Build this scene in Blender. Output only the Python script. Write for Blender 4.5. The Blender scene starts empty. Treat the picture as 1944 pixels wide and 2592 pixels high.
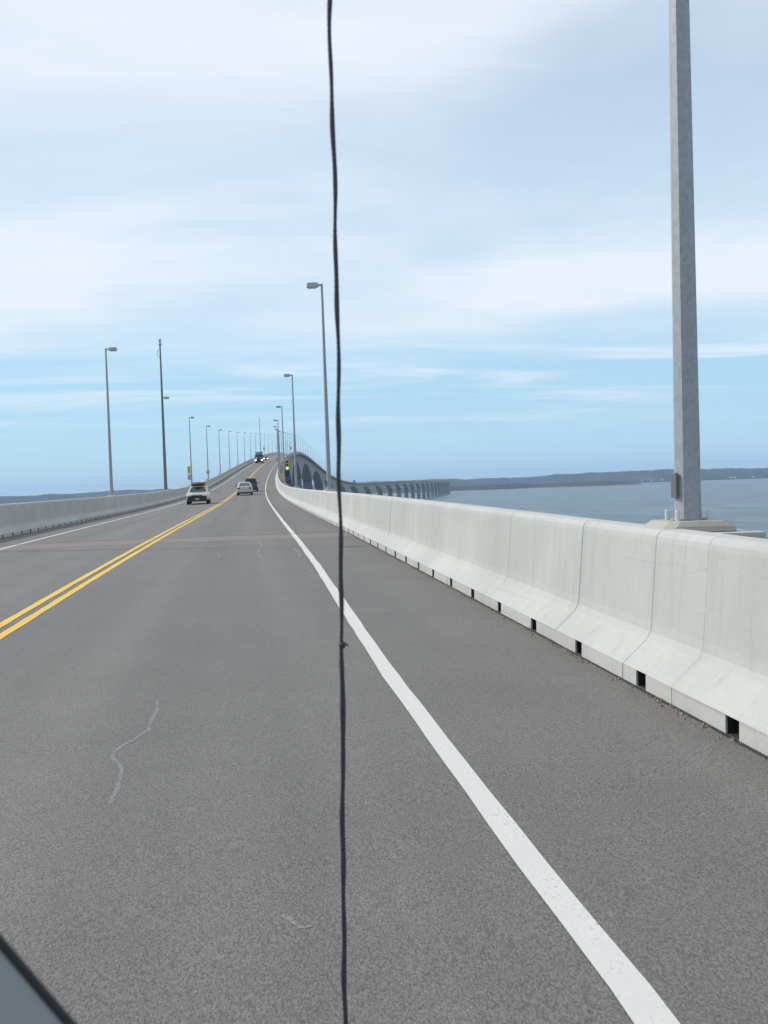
import bpy, bmesh, math, random
import numpy as np
from mathutils import Vector, Matrix
R = math.radians
random.seed(7)
SC = bpy.context.scene
COL = SC.collection

# ------------------------------------------------------------------ camera
YAW, PITCH, ROLL = 0.1254505, -0.0249031, 0.0353426
cam_d = bpy.data.cameras.new('camera')
cam = bpy.data.objects.new('camera', cam_d)
COL.objects.link(cam)
cam_d.sensor_fit = 'HORIZONTAL'
cam_d.sensor_width = 36.0
cam_d.lens = 50.0
cam_d.clip_start = 0.05
cam_d.clip_end = 60000
cam_d.dof.use_dof = True
cam_d.dof.focus_distance = 40.0
cam_d.dof.aperture_fstop = 16.0
_r0 = Vector((math.cos(YAW), -math.sin(YAW), 0))
_f0 = Vector((math.sin(YAW), math.cos(YAW), 0))
_z = Vector((0, 0, 1))
_F = _f0 * math.cos(PITCH) + _z * math.sin(PITCH)
_U = -_f0 * math.sin(PITCH) + _z * math.cos(PITCH)
_X = _r0 * math.cos(ROLL) - _U * math.sin(ROLL)
_Y = _r0 * math.sin(ROLL) + _U * math.cos(ROLL)
_m = Matrix((_X, _Y, -_F)).transposed().to_4x4()
_m.translation = Vector((2.659158, 0.0, 1.522539))
cam.matrix_world = _m
SC.camera = cam

# ------------------------------------------------------------------ sky, sun, exposure
SUN_EL = R(41.5)
SUN_AZ = R(-66.0)          # from +Y (along the bridge), negative = to the left
world = bpy.data.worlds.new('World')
SC.world = world
world.use_nodes = True
nt = world.node_tree
nt.nodes.clear()


def N(tree, typ, **kw):
    n = tree.nodes.new(typ)
    for k, v in kw.items():
        if k in n.inputs.keys() if isinstance(k, str) else False:
            n.inputs[k].default_value = v
        else:
            setattr(n, k, v)
    return n


def math_node(tree, op, a, b=None, c=None, clamp=False):
    n = tree.nodes.new('ShaderNodeMath')
    n.operation = op
    n.use_clamp = clamp
    for i, v in enumerate((a, b, c)):
        if v is None:
            continue
        if isinstance(v, (int, float)):
            n.inputs[i].default_value = v
        else:
            tree.links.new(v, n.inputs[i])
    return n.outputs[0]


def smooth(tree, v, lo, hi):
    n = tree.nodes.new('ShaderNodeMapRange')
    n.interpolation_type = 'SMOOTHSTEP'
    tree.links.new(v, n.inputs['Value'])
    n.inputs['From Min'].default_value = lo
    n.inputs['From Max'].default_value = hi
    return n.outputs[0]


def mixc(tree, fac, a, b, blend='MIX'):
    n = tree.nodes.new('ShaderNodeMix')
    n.data_type = 'RGBA'
    n.blend_type = blend
    for sock, v in ((n.inputs['Factor'], fac), (n.inputs[6], a), (n.inputs[7], b)):
        if isinstance(v, (int, float)):
            sock.default_value = v
        elif isinstance(v, (tuple, list)):
            sock.default_value = (v[0], v[1], v[2], 1)
        else:
            tree.links.new(v, sock)
    return n.outputs[2]


def noise(tree, vec, scale, detail=4, rough=0.55, dist=0.0):
    n = tree.nodes.new('ShaderNodeTexNoise')
    n.inputs['Scale'].default_value = scale
    n.inputs['Detail'].default_value = detail
    n.inputs['Roughness'].default_value = rough
    n.inputs['Distortion'].default_value = dist
    if vec is not None:
        tree.links.new(vec, n.inputs['Vector'])
    return n.outputs['Fac']


SKY_STRENGTH = 0.12
sky = nt.nodes.new('ShaderNodeTexSky')
sky.sky_type = 'NISHITA'
sky.sun_disc = False
sky.sun_elevation = SUN_EL
sky.sun_rotation = SUN_AZ
sky.altitude = 0
sky.air_density = 1.0
sky.dust_density = 0.2
sky.ozone_density = 1.2
tc = nt.nodes.new('ShaderNodeTexCoord')
sep = nt.nodes.new('ShaderNodeSeparateXYZ')
nt.links.new(tc.outputs['Generated'], sep.inputs[0])
dz = math_node(nt, 'MAXIMUM', sep.outputs[2], 0.0)
den = math_node(nt, 'ADD', dz, 0.045)
cx_ = math_node(nt, 'DIVIDE', sep.outputs[0], den)
cy_ = math_node(nt, 'DIVIDE', sep.outputs[1], den)
comb = nt.nodes.new('ShaderNodeCombineXYZ')
nt.links.new(cx_, comb.inputs[0])
nt.links.new(cy_, comb.inputs[1])


def cloud_map(rot, sx, sy, off=(0, 0, 0)):
    mp = nt.nodes.new('ShaderNodeMapping')
    mp.inputs['Rotation'].default_value = (0, 0, rot)
    mp.inputs['Scale'].default_value = (sx, sy, 1)
    mp.inputs['Location'].default_value = off
    nt.links.new(comb.outputs[0], mp.inputs[0])
    return mp.outputs[0]


n_big = noise(nt, cloud_map(-0.5, 0.50, 0.42, (3.1, 1.7, 0)), 1.0, 5, 0.5, 0.5)
n_str = noise(nt, cloud_map(0.10, 0.40, 1.1, (0.4, 5.2, 0)), 1.0, 5, 0.6, 0.6)
n_rip = noise(nt, cloud_map(0.12, 1.4, 5.0, (1.4, 2.2, 0)), 1.0, 3, 0.6, 0.4)
elev = smooth(nt, math_node(nt, 'MULTIPLY_ADD', n_str, 0.10, dz), 0.140, 0.215)
veil = math_node(nt, 'MULTIPLY', math_node(nt, 'MULTIPLY_ADD', smooth(nt, n_big, 0.32, 0.60), 0.50, 0.50), elev)
rip = math_node(nt, 'MULTIPLY_ADD', smooth(nt, n_rip, 0.3, 0.7), 0.30, 0.70)
mid = math_node(nt, 'MULTIPLY', smooth(nt, dz, 0.02, 0.11), smooth(nt, n_str, 0.45, 0.70))
mid = math_node(nt, 'MULTIPLY', mid, rip)
soft = math_node(nt, 'MULTIPLY_ADD', smooth(nt, n_rip, 0.3, 0.7), 0.07, 0.93)
cover = math_node(nt, 'MAXIMUM', math_node(nt, 'MULTIPLY', veil, soft), math_node(nt, 'MULTIPLY', math_node(nt, 'MULTIPLY', mid, 0.9), smooth(nt, dz, 0.34, 0.16)), clamp=True)
low = smooth(nt, dz, 0.50, 0.0)
blue = mixc(nt, math_node(nt, 'MULTIPLY', low, 0.85), mixc(nt, 1.0, sky.outputs[0], (0.85, 1.12, 1.2), 'MULTIPLY'), (3.85, 6.0, 7.8))
col = mixc(nt, cover, blue, (7.0, 7.65, 8.4))
bg = nt.nodes.new('ShaderNodeBackground')
bg.inputs['Strength'].default_value = SKY_STRENGTH
nt.links.new(col, bg.inputs['Color'])
wo = nt.nodes.new('ShaderNodeOutputWorld')
nt.links.new(bg.outputs[0], wo.inputs['Surface'])

sun_d = bpy.data.lights.new('sun', 'SUN')
sun_d.energy = 3.4
sun_d.angle = R(0.53)
sun_d.color = (1.0, 0.955, 0.88)
sun = bpy.data.objects.new('sun', sun_d)
COL.objects.link(sun)
_sd = Vector((math.cos(SUN_EL) * math.sin(SUN_AZ), math.cos(SUN_EL) * math.cos(SUN_AZ), math.sin(SUN_EL)))
sun.rotation_euler = _sd.to_track_quat('Z', 'Y').to_euler()

vs = SC.view_settings
vs.view_transform = 'Standard'
vs.look = 'None'
vs.gamma = 1.0
vs.use_curve_mapping = False
vs.exposure = 0.0
SC.cycles.use_denoising = True
SC.cycles.max_bounces = 5
SC.cycles.volume_bounces = 0
world.cycles.sampling_method = 'MANUAL'
world.cycles.sample_map_resolution = 512

# ------------------------------------------------------------------ alignment of the bridge
KN = np.array([-80, -20, 60, 130, 210, 300, 400, 520, 640, 780, 950, 1200, 1500, 1900, 2400, 3000, 3800, 3900, 5400.])
KH = np.array([0, 3.1198, .067, 1.823, 2.0091, 1.5623, .5129, 1.451, 1.441, 1.3625, 1.4975, 2.0214, 1.1749, -.0488, .0355, -.0907, -.2349, -2.4, -2.4]) * 1e-4
KV = np.array([0, -5.8274, 1.0465, 3.2735, 1.7976, .0888, -.4853, -.2241, -2.2751, -2.5889, -1.0147, 1.4214, .6273, -.2948, .1264, -.0671, .1357, -.09, -.09]) * 1e-4
CROWN, TOE, WATER = 0.00629192, 5.294088, -37.884553
PS = np.arange(-80, 5400, 4.0)


def _path():
    i0 = int(np.argmin(abs(PS)))
    k = np.interp(PS, KN, KH)
    th = np.concatenate([[0], np.cumsum((k[1:] + k[:-1]) * 2)])
    th -= th[i0]
    tm = (th[1:] + th[:-1]) / 2
    x = np.concatenate([[0], np.cumsum(np.sin(tm) * 4)])
    y = np.concatenate([[0], np.cumsum(np.cos(tm) * 4)])
    k = np.interp(PS, KN, KV)
    g = np.concatenate([[0], np.cumsum((k[1:] + k[:-1]) * 2)])
    g += 0.0139934 - g[i0]
    z = np.concatenate([[0], np.cumsum((g[1:] + g[:-1]) * 2)])
    return x - x[i0], y - y[i0], z - z[i0], th


PX, PY, PZ, PT = _path()


def heading(s):
    return float(np.interp(s, PS, PT))


def P(s, off, h=0.0):
    t = np.interp(s, PS, PT)
    return (float(np.interp(s, PS, PX) + off * math.cos(t)), float(np.interp(s, PS, PY) - off * math.sin(t)),
            float(np.interp(s, PS, PZ) + h - abs(off) * CROWN))


def grade(s):
    return (float(np.interp(s + 2, PS, PZ)) - float(np.interp(s - 2, PS, PZ))) / 4.0


# ------------------------------------------------------------------ mesh helpers
class MB:
    def __init__(self):
        self.v, self.f, self.uv = [], [], None

    def face(self, pts):
        b = len(self.v)
        self.v += [tuple(p) for p in pts]
        self.f.append(tuple(range(b, b + len(pts))))
        return self

    def box(self, c, size, rot=None, chamfer=0.0, top=1.0):
        sx, sy, sz = [a / 2 for a in size]
        b = len(self.v)
        q = []
        for z, k in ((-sz, 1.0), (sz, top)):
            for x, y in ((-sx, -sy), (sx, -sy), (sx, sy), (-sx, sy)):
                p = Vector((x * k, y * k, z))
                if rot is not None:
                    p = rot @ p
                q.append((p.x + c[0], p.y + c[1], p.z + c[2]))
        self.v += q
        self.f += [tuple(b + i for i in f) for f in ((3, 2, 1, 0), (4, 5, 6, 7), (0, 1, 5, 4), (1, 2, 6, 5), (2, 3, 7, 6), (3, 0, 4, 7))]
        return self

    def rings(self, rings, close=True, caps=True):
        n = len(rings[0])
        b = len(self.v)
        for r in rings:
            self.v += [tuple(p) for p in r]
        m = n if close else n - 1
        for i in range(len(rings) - 1):
            for j in range(m):
                a = b + i * n + j
                a2 = b + i * n + (j + 1) % n
                self.f.append((a, a2, a2 + n, a + n))
        if caps and close:
            self.f.append(tuple(b + j for j in reversed(range(n))))
            self.f.append(tuple(b + (len(rings) - 1) * n + j for j in range(n)))
        return self

    def tube(self, pts, rad, sides=8, phase=0.0):
        pts = [Vector(p) for p in pts]
        if isinstance(rad, (int, float)):
            rad = [rad] * len(pts)
        rr = []
        for i, p in enumerate(pts):
            d = (pts[min(i + 1, len(pts) - 1)] - pts[max(i - 1, 0)]).normalized()
            a = d.cross(Vector((0, 1, 0))) if abs(d.y) < 0.9 else d.cross(Vector((1, 0, 0)))
            a.normalize()
            c = d.cross(a)
            rr.append([p + (a * math.cos(2 * math.pi * (k + phase) / sides) + c * math.sin(2 * math.pi * (k + phase) / sides)) * rad[i] for k in range(sides)])
        return self.rings(rr)

    def lathe(self, prof, n, origin=(0, 0, 0), axis='z'):
        rr = []
        for r, h in prof:
            ring = []
            for k in range(n):
                a = 2 * math.pi * k / n
                if axis == 'z':
                    ring.append((origin[0] + r * math.cos(a), origin[1] + r * math.sin(a), origin[2] + h))
                elif axis == 'x':
                    ring.append((origin[0] + h, origin[1] + r * math.cos(a), origin[2] + r * math.sin(a)))
                else:
                    ring.append((origin[0] + r * math.sin(a), origin[1] + h, origin[2] + r * math.cos(a)))
            rr.append(ring)
        return self.rings(rr)

    def mesh(self, name, mat=None, smooth=False):
        me = bpy.data.meshes.new(name)
        me.from_pydata(self.v, [], self.f)
        if mat:
            me.materials.append(mat)
        bm = bmesh.new()
        bm.from_mesh(me)
        bmesh.ops.recalc_face_normals(bm, faces=bm.faces)
        bm.to_mesh(me)
        bm.free()
        if smooth:
            me.polygons.foreach_set('use_smooth', [True] * len(me.polygons))
        return me

    def build(self, name, mat, parent=None, smooth=False, bevel=0.0, angle=None):
        me = self.mesh(name, mat, smooth)
        o = link(name, me, parent)
        if bevel:
            b = o.modifiers.new('bevel', 'BEVEL')
            b.width = bevel
            b.segments = 2
            b.limit_method = 'ANGLE'
            b.angle_limit = R(35)
        return o


def link(name, data, parent=None):
    o = bpy.data.objects.new(name, data)
    COL.objects.link(o)
    if parent is not None:
        o.parent = parent
    return o


def tag(o, label=None, cat=None, group=None, kind=None):
    for k, v in (('label', label), ('category', cat), ('group', group), ('kind', kind)):
        if v:
            o[k] = v
    return o


def empty(name, loc=(0, 0, 0), rz=0.0):
    o = link(name, None)
    o.location = loc
    o.rotation_euler = (0, 0, rz)
    o.empty_display_size = 0.3
    return o


def copy_tree(o, parent=None):
    c = o.copy()
    COL.objects.link(c)
    c.parent = parent
    for ch in [q for q in o.children]:
        copy_tree(ch, c)
    return c


def sweep(prof, ss, close=False, uvname=None, side=1):
    """profile of (off, h) swept along stations; off multiplied by side"""
    mb = MB()
    mb.rings([[P(s, side * o, h) for o, h in prof] for s in ss], close=close, caps=close)
    return mb


def stations(a, b):
    out = []
    s = a
    while s < b - 1e-6:
        out.append(s)
        st = 0.5 if s < 20 else 1 if s < 80 else 2 if s < 260 else 5 if s < 1000 else 12
        s += st
    out.append(b)
    return out


# ------------------------------------------------------------------ materials
def new_mat(name):
    m = bpy.data.materials.new(name)
    m.use_nodes = True
    t = m.node_tree
    t.nodes.clear()
    out = t.nodes.new('ShaderNodeOutputMaterial')
    b = t.nodes.new('ShaderNodeBsdfPrincipled')
    t.links.new(b.outputs[0], out.inputs['Surface'])
    return m, t, b


def pos(t):
    g = t.nodes.new('ShaderNodeNewGeometry')
    return g.outputs['Position']


def mapped(t, vec, sx, sy, sz):
    mp = t.nodes.new('ShaderNodeMapping')
    mp.inputs['Scale'].default_value = (sx, sy, sz)
    t.links.new(vec, mp.inputs[0])
    return mp.outputs[0]


def bump(t, h, b, strength, dist=0.01):
    n = t.nodes.new('ShaderNodeBump')
    n.inputs['Strength'].default_value = strength
    n.inputs['Distance'].default_value = dist
    t.links.new(h, n.inputs['Height'])
    t.links.new(n.outputs[0], b.inputs['Normal'])


def plain(name, c, rough=0.5, metal=0.0, var=0.12, scale=3.0, coat=0.0, spec=0.5):
    m, t, b = new_mat(name)
    tcn = t.nodes.new('ShaderNodeTexCoord')
    n = noise(t, tcn.outputs['Object'], scale, 4)
    lo = tuple(x * (1 - var) for x in c)
    hi = tuple(min(1, x * (1 + var)) for x in c)
    t.links.new(mixc(t, n, lo, hi), b.inputs['Base Color'])
    b.inputs['Roughness'].default_value = rough
    b.inputs['Metallic'].default_value = metal
    b.inputs['Coat Weight'].default_value = coat
    b.inputs['Specular IOR Level'].default_value = spec
    return m


def emit(name, c, strength):
    m, t, b = new_mat(name)
    b.inputs['Base Color'].default_value = (c[0], c[1], c[2], 1)
    b.inputs['Emission Color'].default_value = (c[0], c[1], c[2], 1)
    b.inputs['Emission Strength'].default_value = strength
    return m


M = {}


def make_asphalt():
    m, t, b = new_mat('asphalt')
    p = pos(t)
    fine = noise(t, mapped(t, p, 1, 0.42, 1), 150, 2, 0.7)
    grit = noise(t, mapped(t, p, 1, 0.5, 1), 62, 3, 0.7)
    tint = noise(t, mapped(t, p, 1, 0.5, 1), 85, 1, 0.5)
    mott = noise(t, p, 0.75, 5, 0.62)
    lane = noise(t, mapped(t, p, 1.15, 0.022, 1), 1.0, 2, 0.5)
    c = mixc(t, smooth(t, fine, 0.30, 0.70), (0.090, 0.085, 0.079), (0.236, 0.223, 0.207))
    c = mixc(t, math_node(t, 'MULTIPLY', smooth(t, grit, 0.52, 0.68), 0.45), c, (0.060, 0.060, 0.062))
    c = mixc(t, math_node(t, 'MULTIPLY', smooth(t, grit, 0.42, 0.28), 0.4), c, (0.285, 0.262, 0.235))
    c = mixc(t, math_node(t, 'MULTIPLY', smooth(t, tint, 0.60, 0.75), 0.35), c, (0.225, 0.19, 0.165))
    c = mixc(t, math_node(t, 'MULTIPLY', smooth(t, tint, 0.38, 0.25), 0.30), c, (0.13, 0.15, 0.175))
    k = math_node(t, 'MULTIPLY_ADD', mott, 0.34, 0.80)
    k2 = math_node(t, 'MULTIPLY_ADD', lane, 0.56, 0.555)
    k = math_node(t, 'MULTIPLY', k, k2)
    cc = t.nodes.new('ShaderNodeCombineColor')
    for i in range(3):
        t.links.new(k, cc.inputs[i])
    c = mixc(t, 1.0, c, cc.outputs[0], 'MULTIPLY')
    t.links.new(c, b.inputs['Base Color'])
    b.inputs['Roughness'].default_value = 0.7
    b.inputs['Specular IOR Level'].default_value = 0.42
    h = math_node(t, 'ADD', fine, math_node(t, 'MULTIPLY', grit, 0.7))
    bump(t, h, b, 0.5, 0.005)
    return m


def make_concrete(name, c, streak=1.0):
    m, t, b = new_mat(name)
    p = pos(t)
    big = noise(t, p, 0.7, 5, 0.6)
    st = noise(t, mapped(t, p, 6, 6, 0.25), 1.3, 5, 0.65)
    fine = noise(t, p, 45, 4, 0.7)
    base = mixc(t, smooth(t, big, 0.3, 0.7), tuple(x * 0.90 for x in c), tuple(x * 1.06 for x in c))
    base = mixc(t, math_node(t, 'MULTIPLY', smooth(t, st, 0.50, 0.75), 0.32 * streak), base, tuple(x * 0.62 for x in c))
    base = mixc(t, math_node(t, 'MULTIPLY', smooth(t, fine, 0.42, 0.60), 0.20), base, tuple(x * 0.78 for x in c))
    sc = noise(t, mapped(t, p, 2.0, 0.22, 16), 1.0, 4, 0.6)
    base = mixc(t, math_node(t, 'MULTIPLY', smooth(t, sc, 0.62, 0.74), 0.22), base, tuple(x * 0.5 for x in c))
    # pinholes and small rust specks
    v = t.nodes.new('ShaderNodeTexVoronoi')
    v.inputs['Scale'].default_value = 5.0
    t.links.new(p, v.inputs['Vector'])
    spot = smooth(t, v.outputs['Distance'], 0.055, 0.02)
    vs_ = t.nodes.new('ShaderNodeSeparateColor')
    t.links.new(v.outputs['Color'], vs_.inputs[0])
    spot = math_node(t, 'MULTIPLY', spot, smooth(t, vs_.outputs[1], 0.6, 0.9))
    base = mixc(t, math_node(t, 'MULTIPLY', spot, 0.55), base, (0.16, 0.15, 0.13))
    t.links.new(base, b.inputs['Base Color'])
    b.inputs['Roughness'].default_value = 0.85
    b.inputs['Specular IOR Level'].default_value = 0.25
    bump(t, math_node(t, 'ADD', fine, big), b, 0.25, 0.01)
    return m


def make_paint(name, c, wear):
    m, t, b = new_mat(name)
    p = pos(t)
    n1 = noise(t, mapped(t, p, 1, 0.6, 1), 70, 4, 0.7)
    n2 = noise(t, p, 3.0, 5, 0.6)
    w = math_node(t, 'MULTIPLY', smooth(t, n1, 0.52, 0.72), smooth(t, n2, 0.35, 0.75))
    w = math_node(t, 'MULTIPLY', w, wear)
    cc = mixc(t, n2, tuple(x * 0.88 for x in c), c)
    t.links.new(mixc(t, w, cc, (0.16, 0.155, 0.15)), b.inputs['Base Color'])
    b.inputs['Roughness'].default_value = 0.7
    bump(t, n1, b, 0.3, 0.004)
    return m


def make_galv():
    m, t, b = new_mat('galvanised_steel')
    tcn = t.nodes.new('ShaderNodeTexCoord')
    v = t.nodes.new('ShaderNodeTexVoronoi')
    v.inputs['Scale'].default_value = 38
    t.links.new(mapped(t, tcn.outputs['Object'], 1, 1, 0.6), v.inputs['Vector'])
    n = noise(t, mapped(t, tcn.outputs['Object'], 5, 5, 0.8), 1.5, 4)
    s = t.nodes.new('ShaderNodeSeparateColor')
    t.links.new(v.outputs['Color'], s.inputs[0])
    k = math_node(t, 'MULTIPLY_ADD', s.outputs[0], 0.45, math_node(t, 'MULTIPLY', n, 0.6))
    c = mixc(t, k, (0.25, 0.268, 0.292), (0.385, 0.40, 0.425))
    t.links.new(c, b.inputs['Base Color'])
    b.inputs['Metallic'].default_value = 0.15
    b.inputs['Roughness'].default_value = 0.55
    return m


def make_water():
    m, t, b = new_mat('sea_water')
    p = pos(t)
    n1 = noise(t, mapped(t, p, 1, 1.6, 1), 0.11, 5, 0.6)
    n2 = noise(t, mapped(t, p, 1.0, 2.2, 1), 0.012, 4, 0.55)
    n3 = noise(t, mapped(t, p, 1, 1, 1), 0.0018, 3, 0.5)
    c = mixc(t, smooth(t, n3, 0.3, 0.7), (0.055, 0.105, 0.135), (0.085, 0.14, 0.165))
    n4 = noise(t, mapped(t, p, 1, 0.28, 1), 0.035, 4, 0.65)
    c = mixc(t, smooth(t, n4, 0.35, 0.65), mixc(t, 0.45, c, (0.015, 0.04, 0.06)), mixc(t, 0.35, c, (0.15, 0.21, 0.235)))
    t.links.new(c, b.inputs['Base Color'])
    b.inputs['Roughness'].default_value = 0.34
    b.inputs['IOR'].default_value = 1.33
    h = math_node(t, 'ADD', math_node(t, 'MULTIPLY', n1, 1.0), math_node(t, 'MULTIPLY', n2, 3.0))
    bump(t, h, b, 1.0, 1.6)
    return m


def make_land(name, bank):
    m, t, b = new_mat(name)
    p = pos(t)
    sp = t.nodes.new('ShaderNodeSeparateXYZ')
    t.links.new(p, sp.inputs[0])
    n = noise(t, mapped(t, p, 1, 1, 0.0), 0.02, 6, 0.7)
    n2 = noise(t, mapped(t, p, 1, 0.35, 0.0), 0.0022, 4, 0.5)
    c = mixc(t, n, (0.014, 0.024, 0.014), (0.036, 0.055, 0.028))
    c = mixc(t, math_node(t, 'MULTIPLY', smooth(t, n2, 0.60, 0.68), 0.7), c, (0.09, 0.09, 0.05))
    if bank:
        hz = smooth(t, sp.outputs[2], WATER + 6.5, WATER + 3.0)
        c = mixc(t, hz, c, (0.20, 0.10, 0.075))
    t.links.new(c, b.inputs['Base Color'])
    b.inputs['Roughness'].default_value = 0.95
    b.inputs['Specular IOR Level'].default_value = 0.1
    return m


M['asphalt'] = make_asphalt()
M['barrier'] = make_concrete('barrier_concrete', (0.445, 0.445, 0.425))
M['pedestal'] = make_concrete('pedestal_concrete', (0.37, 0.35, 0.315))
M['girder'] = make_concrete('girder_concrete', (0.34, 0.34, 0.335), 0.8)
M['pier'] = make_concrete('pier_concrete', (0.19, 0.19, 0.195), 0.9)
M['joint'] = plain('joint_sealant', (0.07, 0.068, 0.065), 0.8)
M['shade_cable_black'] = plain('drain_shade_lining', (0.02, 0.02, 0.02), 0.9)  # near-black: painted shade in the drain notches, also the mast cable
M['white'] = make_paint('white_line_paint', (0.58, 0.575, 0.55), 0.8)
M['yellow'] = make_paint('yellow_line_paint', (0.70, 0.45, 0.06), 0.6)
M['rust'] = make_paint('rusty_stain', (0.178, 0.148, 0.136), 0.9)
def make_pale_mark():
    m, t, b = new_mat('pale_road_mark')
    p = pos(t)
    n = noise(t, mapped(t, p, 1, 0.6, 1), 55, 4, 0.7)
    b.inputs['Base Color'].default_value = (0.36, 0.36, 0.375, 1)
    b.inputs['Roughness'].default_value = 0.8
    tr = t.nodes.new('ShaderNodeBsdfTransparent')
    mx = t.nodes.new('ShaderNodeMixShader')
    t.links.new(math_node(t, 'MULTIPLY', smooth(t, n, 0.26, 0.66), 0.5), mx.inputs[0])
    t.links.new(tr.outputs[0], mx.inputs[1])
    t.links.new(b.outputs[0], mx.inputs[2])
    out = [q for q in t.nodes if q.type == 'OUTPUT_MATERIAL'][0]
    t.links.new(mx.outputs[0], out.inputs['Surface'])
    return m


M['mark_pale'] = make_pale_mark()
M['galv'] = make_galv()
M['toe_shade'] = plain('gutter_shade_and_dirt', (0.035, 0.031, 0.027), 0.95, 0, 0.6, 12)  # shade under the barrier toe painted dark, mixed with debris
M['steel_dark'] = plain('weathered_steel', (0.17, 0.17, 0.175), 0.5, 0.4)
M['lamp_body'] = plain('lamp_housing_paint', (0.42, 0.43, 0.43), 0.45)
M['lens'] = plain('lamp_glass', (0.55, 0.56, 0.55), 0.2)
M['water'] = make_water()
M['land'] = make_land('forest_hills', False)
M['head'] = make_land('headland_ground', True)

# ------------------------------------------------------------------ sea and land
mb = MB()
rr = [0, 300, 900, 2000, 4000, 7000, 9500, 12000]
nA = 96
ringsw = [[(r * math.sin(2 * math.pi * k / nA), r * math.cos(2 * math.pi * k / nA), WATER) for k in range(nA)] for r in rr[1:]]
mb.rings(ringsw, close=True, caps=False)
mb.face([ringsw[0][k] for k in range(nA)])
water = mb.build('water', M['water'])
tag(water, kind='structure')


def hnoise(x, y, seed=0):
    v = 0.0
    a = 1.0
    f = 1.0
    for i in range(5):
        v += a * math.sin(x * f * 1.31 + i * 1.7 + seed) * math.cos(y * f * 1.13 + i * 2.3 + seed * 1.9)
        a *= 0.55
        f *= 2.07
    return v


def terrain(name, mat, az0, az1, naz, radii, hfun, seed):
    mb = MB()
    rows = []
    rnd = random.Random(seed)
    for j, (r, w) in enumerate(radii):
        row = []
        for i in range(naz):
            az = az0 + (az1 - az0) * i / (naz - 1)
            r2, h = hfun(az, r, w, rnd)
            row.append((r2 * math.sin(az), r2 * math.cos(az), WATER + h))
        rows.append(row)
    mb.rings(rows, close=False, caps=False)
    o = mb.build(name, mat)
    tag(o, kind='structure')
    return o


def hills_h(az, r, w, rnd):
    d = az * 57.3
    shore = 7300 + 420 * math.sin(az * 9.0 + 0.6) + 160 * math.sin(az * 31) + 60 * math.sin(az * 83)
    if w == 0:
        return shore, -3.0
    top = 70 + 7 * hnoise(az * 22, 1.3, 1) + 3 * hnoise(az * 70, 0.2, 2)
    top += 10 * max(0.0, min(1.0, (d - 8) / 14.0)) - 6 * max(0.0, min(1.0, (4 - d) / 14.0))
    h = top * (1 - (1 - w) ** 2.0) if w <= 1 else top * (1 - 0.3 * (w - 1))
    h = max(h, 3.5) + (rnd.random() ** 2) * 7.0 * min(1, w * 6)
    return shore + r, h


terrain('hills', M['land'], R(-42), R(50), 1300,
        [(0, 0.0), (12, 0.03), (160, 0.09), (350, 0.18), (600, 0.30), (900, 0.45), (1250, 0.62), (1700, 0.82), (2200, 1.0), (2300, 1.0), (3200, 1.6)], hills_h, 3)


def head_h(az, r, w, rnd):
    d = az * 57.3
    shore = 5150 + 110 * math.sin(az * 26 + 1) + 45 * math.sin(az * 77) + 500 * max(0, (8 - d) / 10)
    if w == 0:
        return shore, -2.0
    env = max(0.0, min(1.0, (21.0 - d) / 2.2)) ** 0.6 * max(0.0, min(1.0, (d + 6) / 4.0))
    h = (19 + 4 * hnoise(az * 40, 0.7, 5)) * min(1.0, 0.28 + w) * env
    h += rnd.random() ** 2 * 5.5 * min(1, w * 4) * env
    if w > 1:
        h = -3
    return shore + r, h - (1 - env) * 4


terrain('headland', M['head'], R(-7), R(21.4), 620,
        [(0, 0.0), (6, 0.02), (14, 0.05), (90, 0.25), (220, 0.55), (420, 0.85), (560, 1.0), (640, 0.9), (700, 1.2)], head_h, 4)

# ------------------------------------------------------------------ road deck and its markings
ss = stations(-70, 5380)
mb = MB()
mb.rings([[P(s, o, 0.0) for o in (-5.70, -3.75, -1.9, 0.0, 1.9, 3.75, 5.70)] for s in ss], close=False, caps=False)
road = mb.build('road', M['asphalt'])
tag(road, kind='structure')


def stripe(name, off, width, a, b, mat, h=0.004, parent=road, wob=None):
    mb = MB()
    w = width / 2
    rnd = random.Random(int(off * 100))
    sts = stations(a, b)
    oo = [(float(np.interp(s, *wob)) if wob else off) for s in sts]
    mb.rings([[P(s, o - w + rnd.uniform(-.006, .006), h), P(s, o + w + rnd.uniform(-.006, .006), h)] for s, o in zip(sts, oo)], close=False, caps=False)
    return mb.build(name, mat, parent)


WOB = ([-40, 0, 3, 4.6, 8.3, 12, 19, 26, 40, 60], [3.75, 3.715, 3.715, 3.69, 3.665, 3.695, 3.755, 3.77, 3.75, 3.75])
stripe('edge_line', 3.75, 0.122, -40, 1500, M['white'], wob=WOB)
stripe('edge_line', -3.75, 0.115, -40, 1500, M['white'])
stripe('centre_line', 0.105, 0.105, -40, 1500, M['yellow'])
stripe('centre_line', -0.105, 0.105, -40, 1500, M['yellow'])


def cross_band(name, s0, s1, mat, h, jag=0.0, n=40, o0=-5.28, o1=5.28):
    mb = MB()
    a, b = [], []
    rnd = random.Random(int(s0 * 100))
    for i in range(n + 1):
        o = o0 + (o1 - o0) * i / n
        a.append(P(s0 + rnd.uniform(-jag, jag), o, h))
        b.append(P(s1 + rnd.uniform(-jag, jag), o, h))
    mb.rings([a, b], close=False, caps=False)
    return mb.build(name, mat, road)


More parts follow.
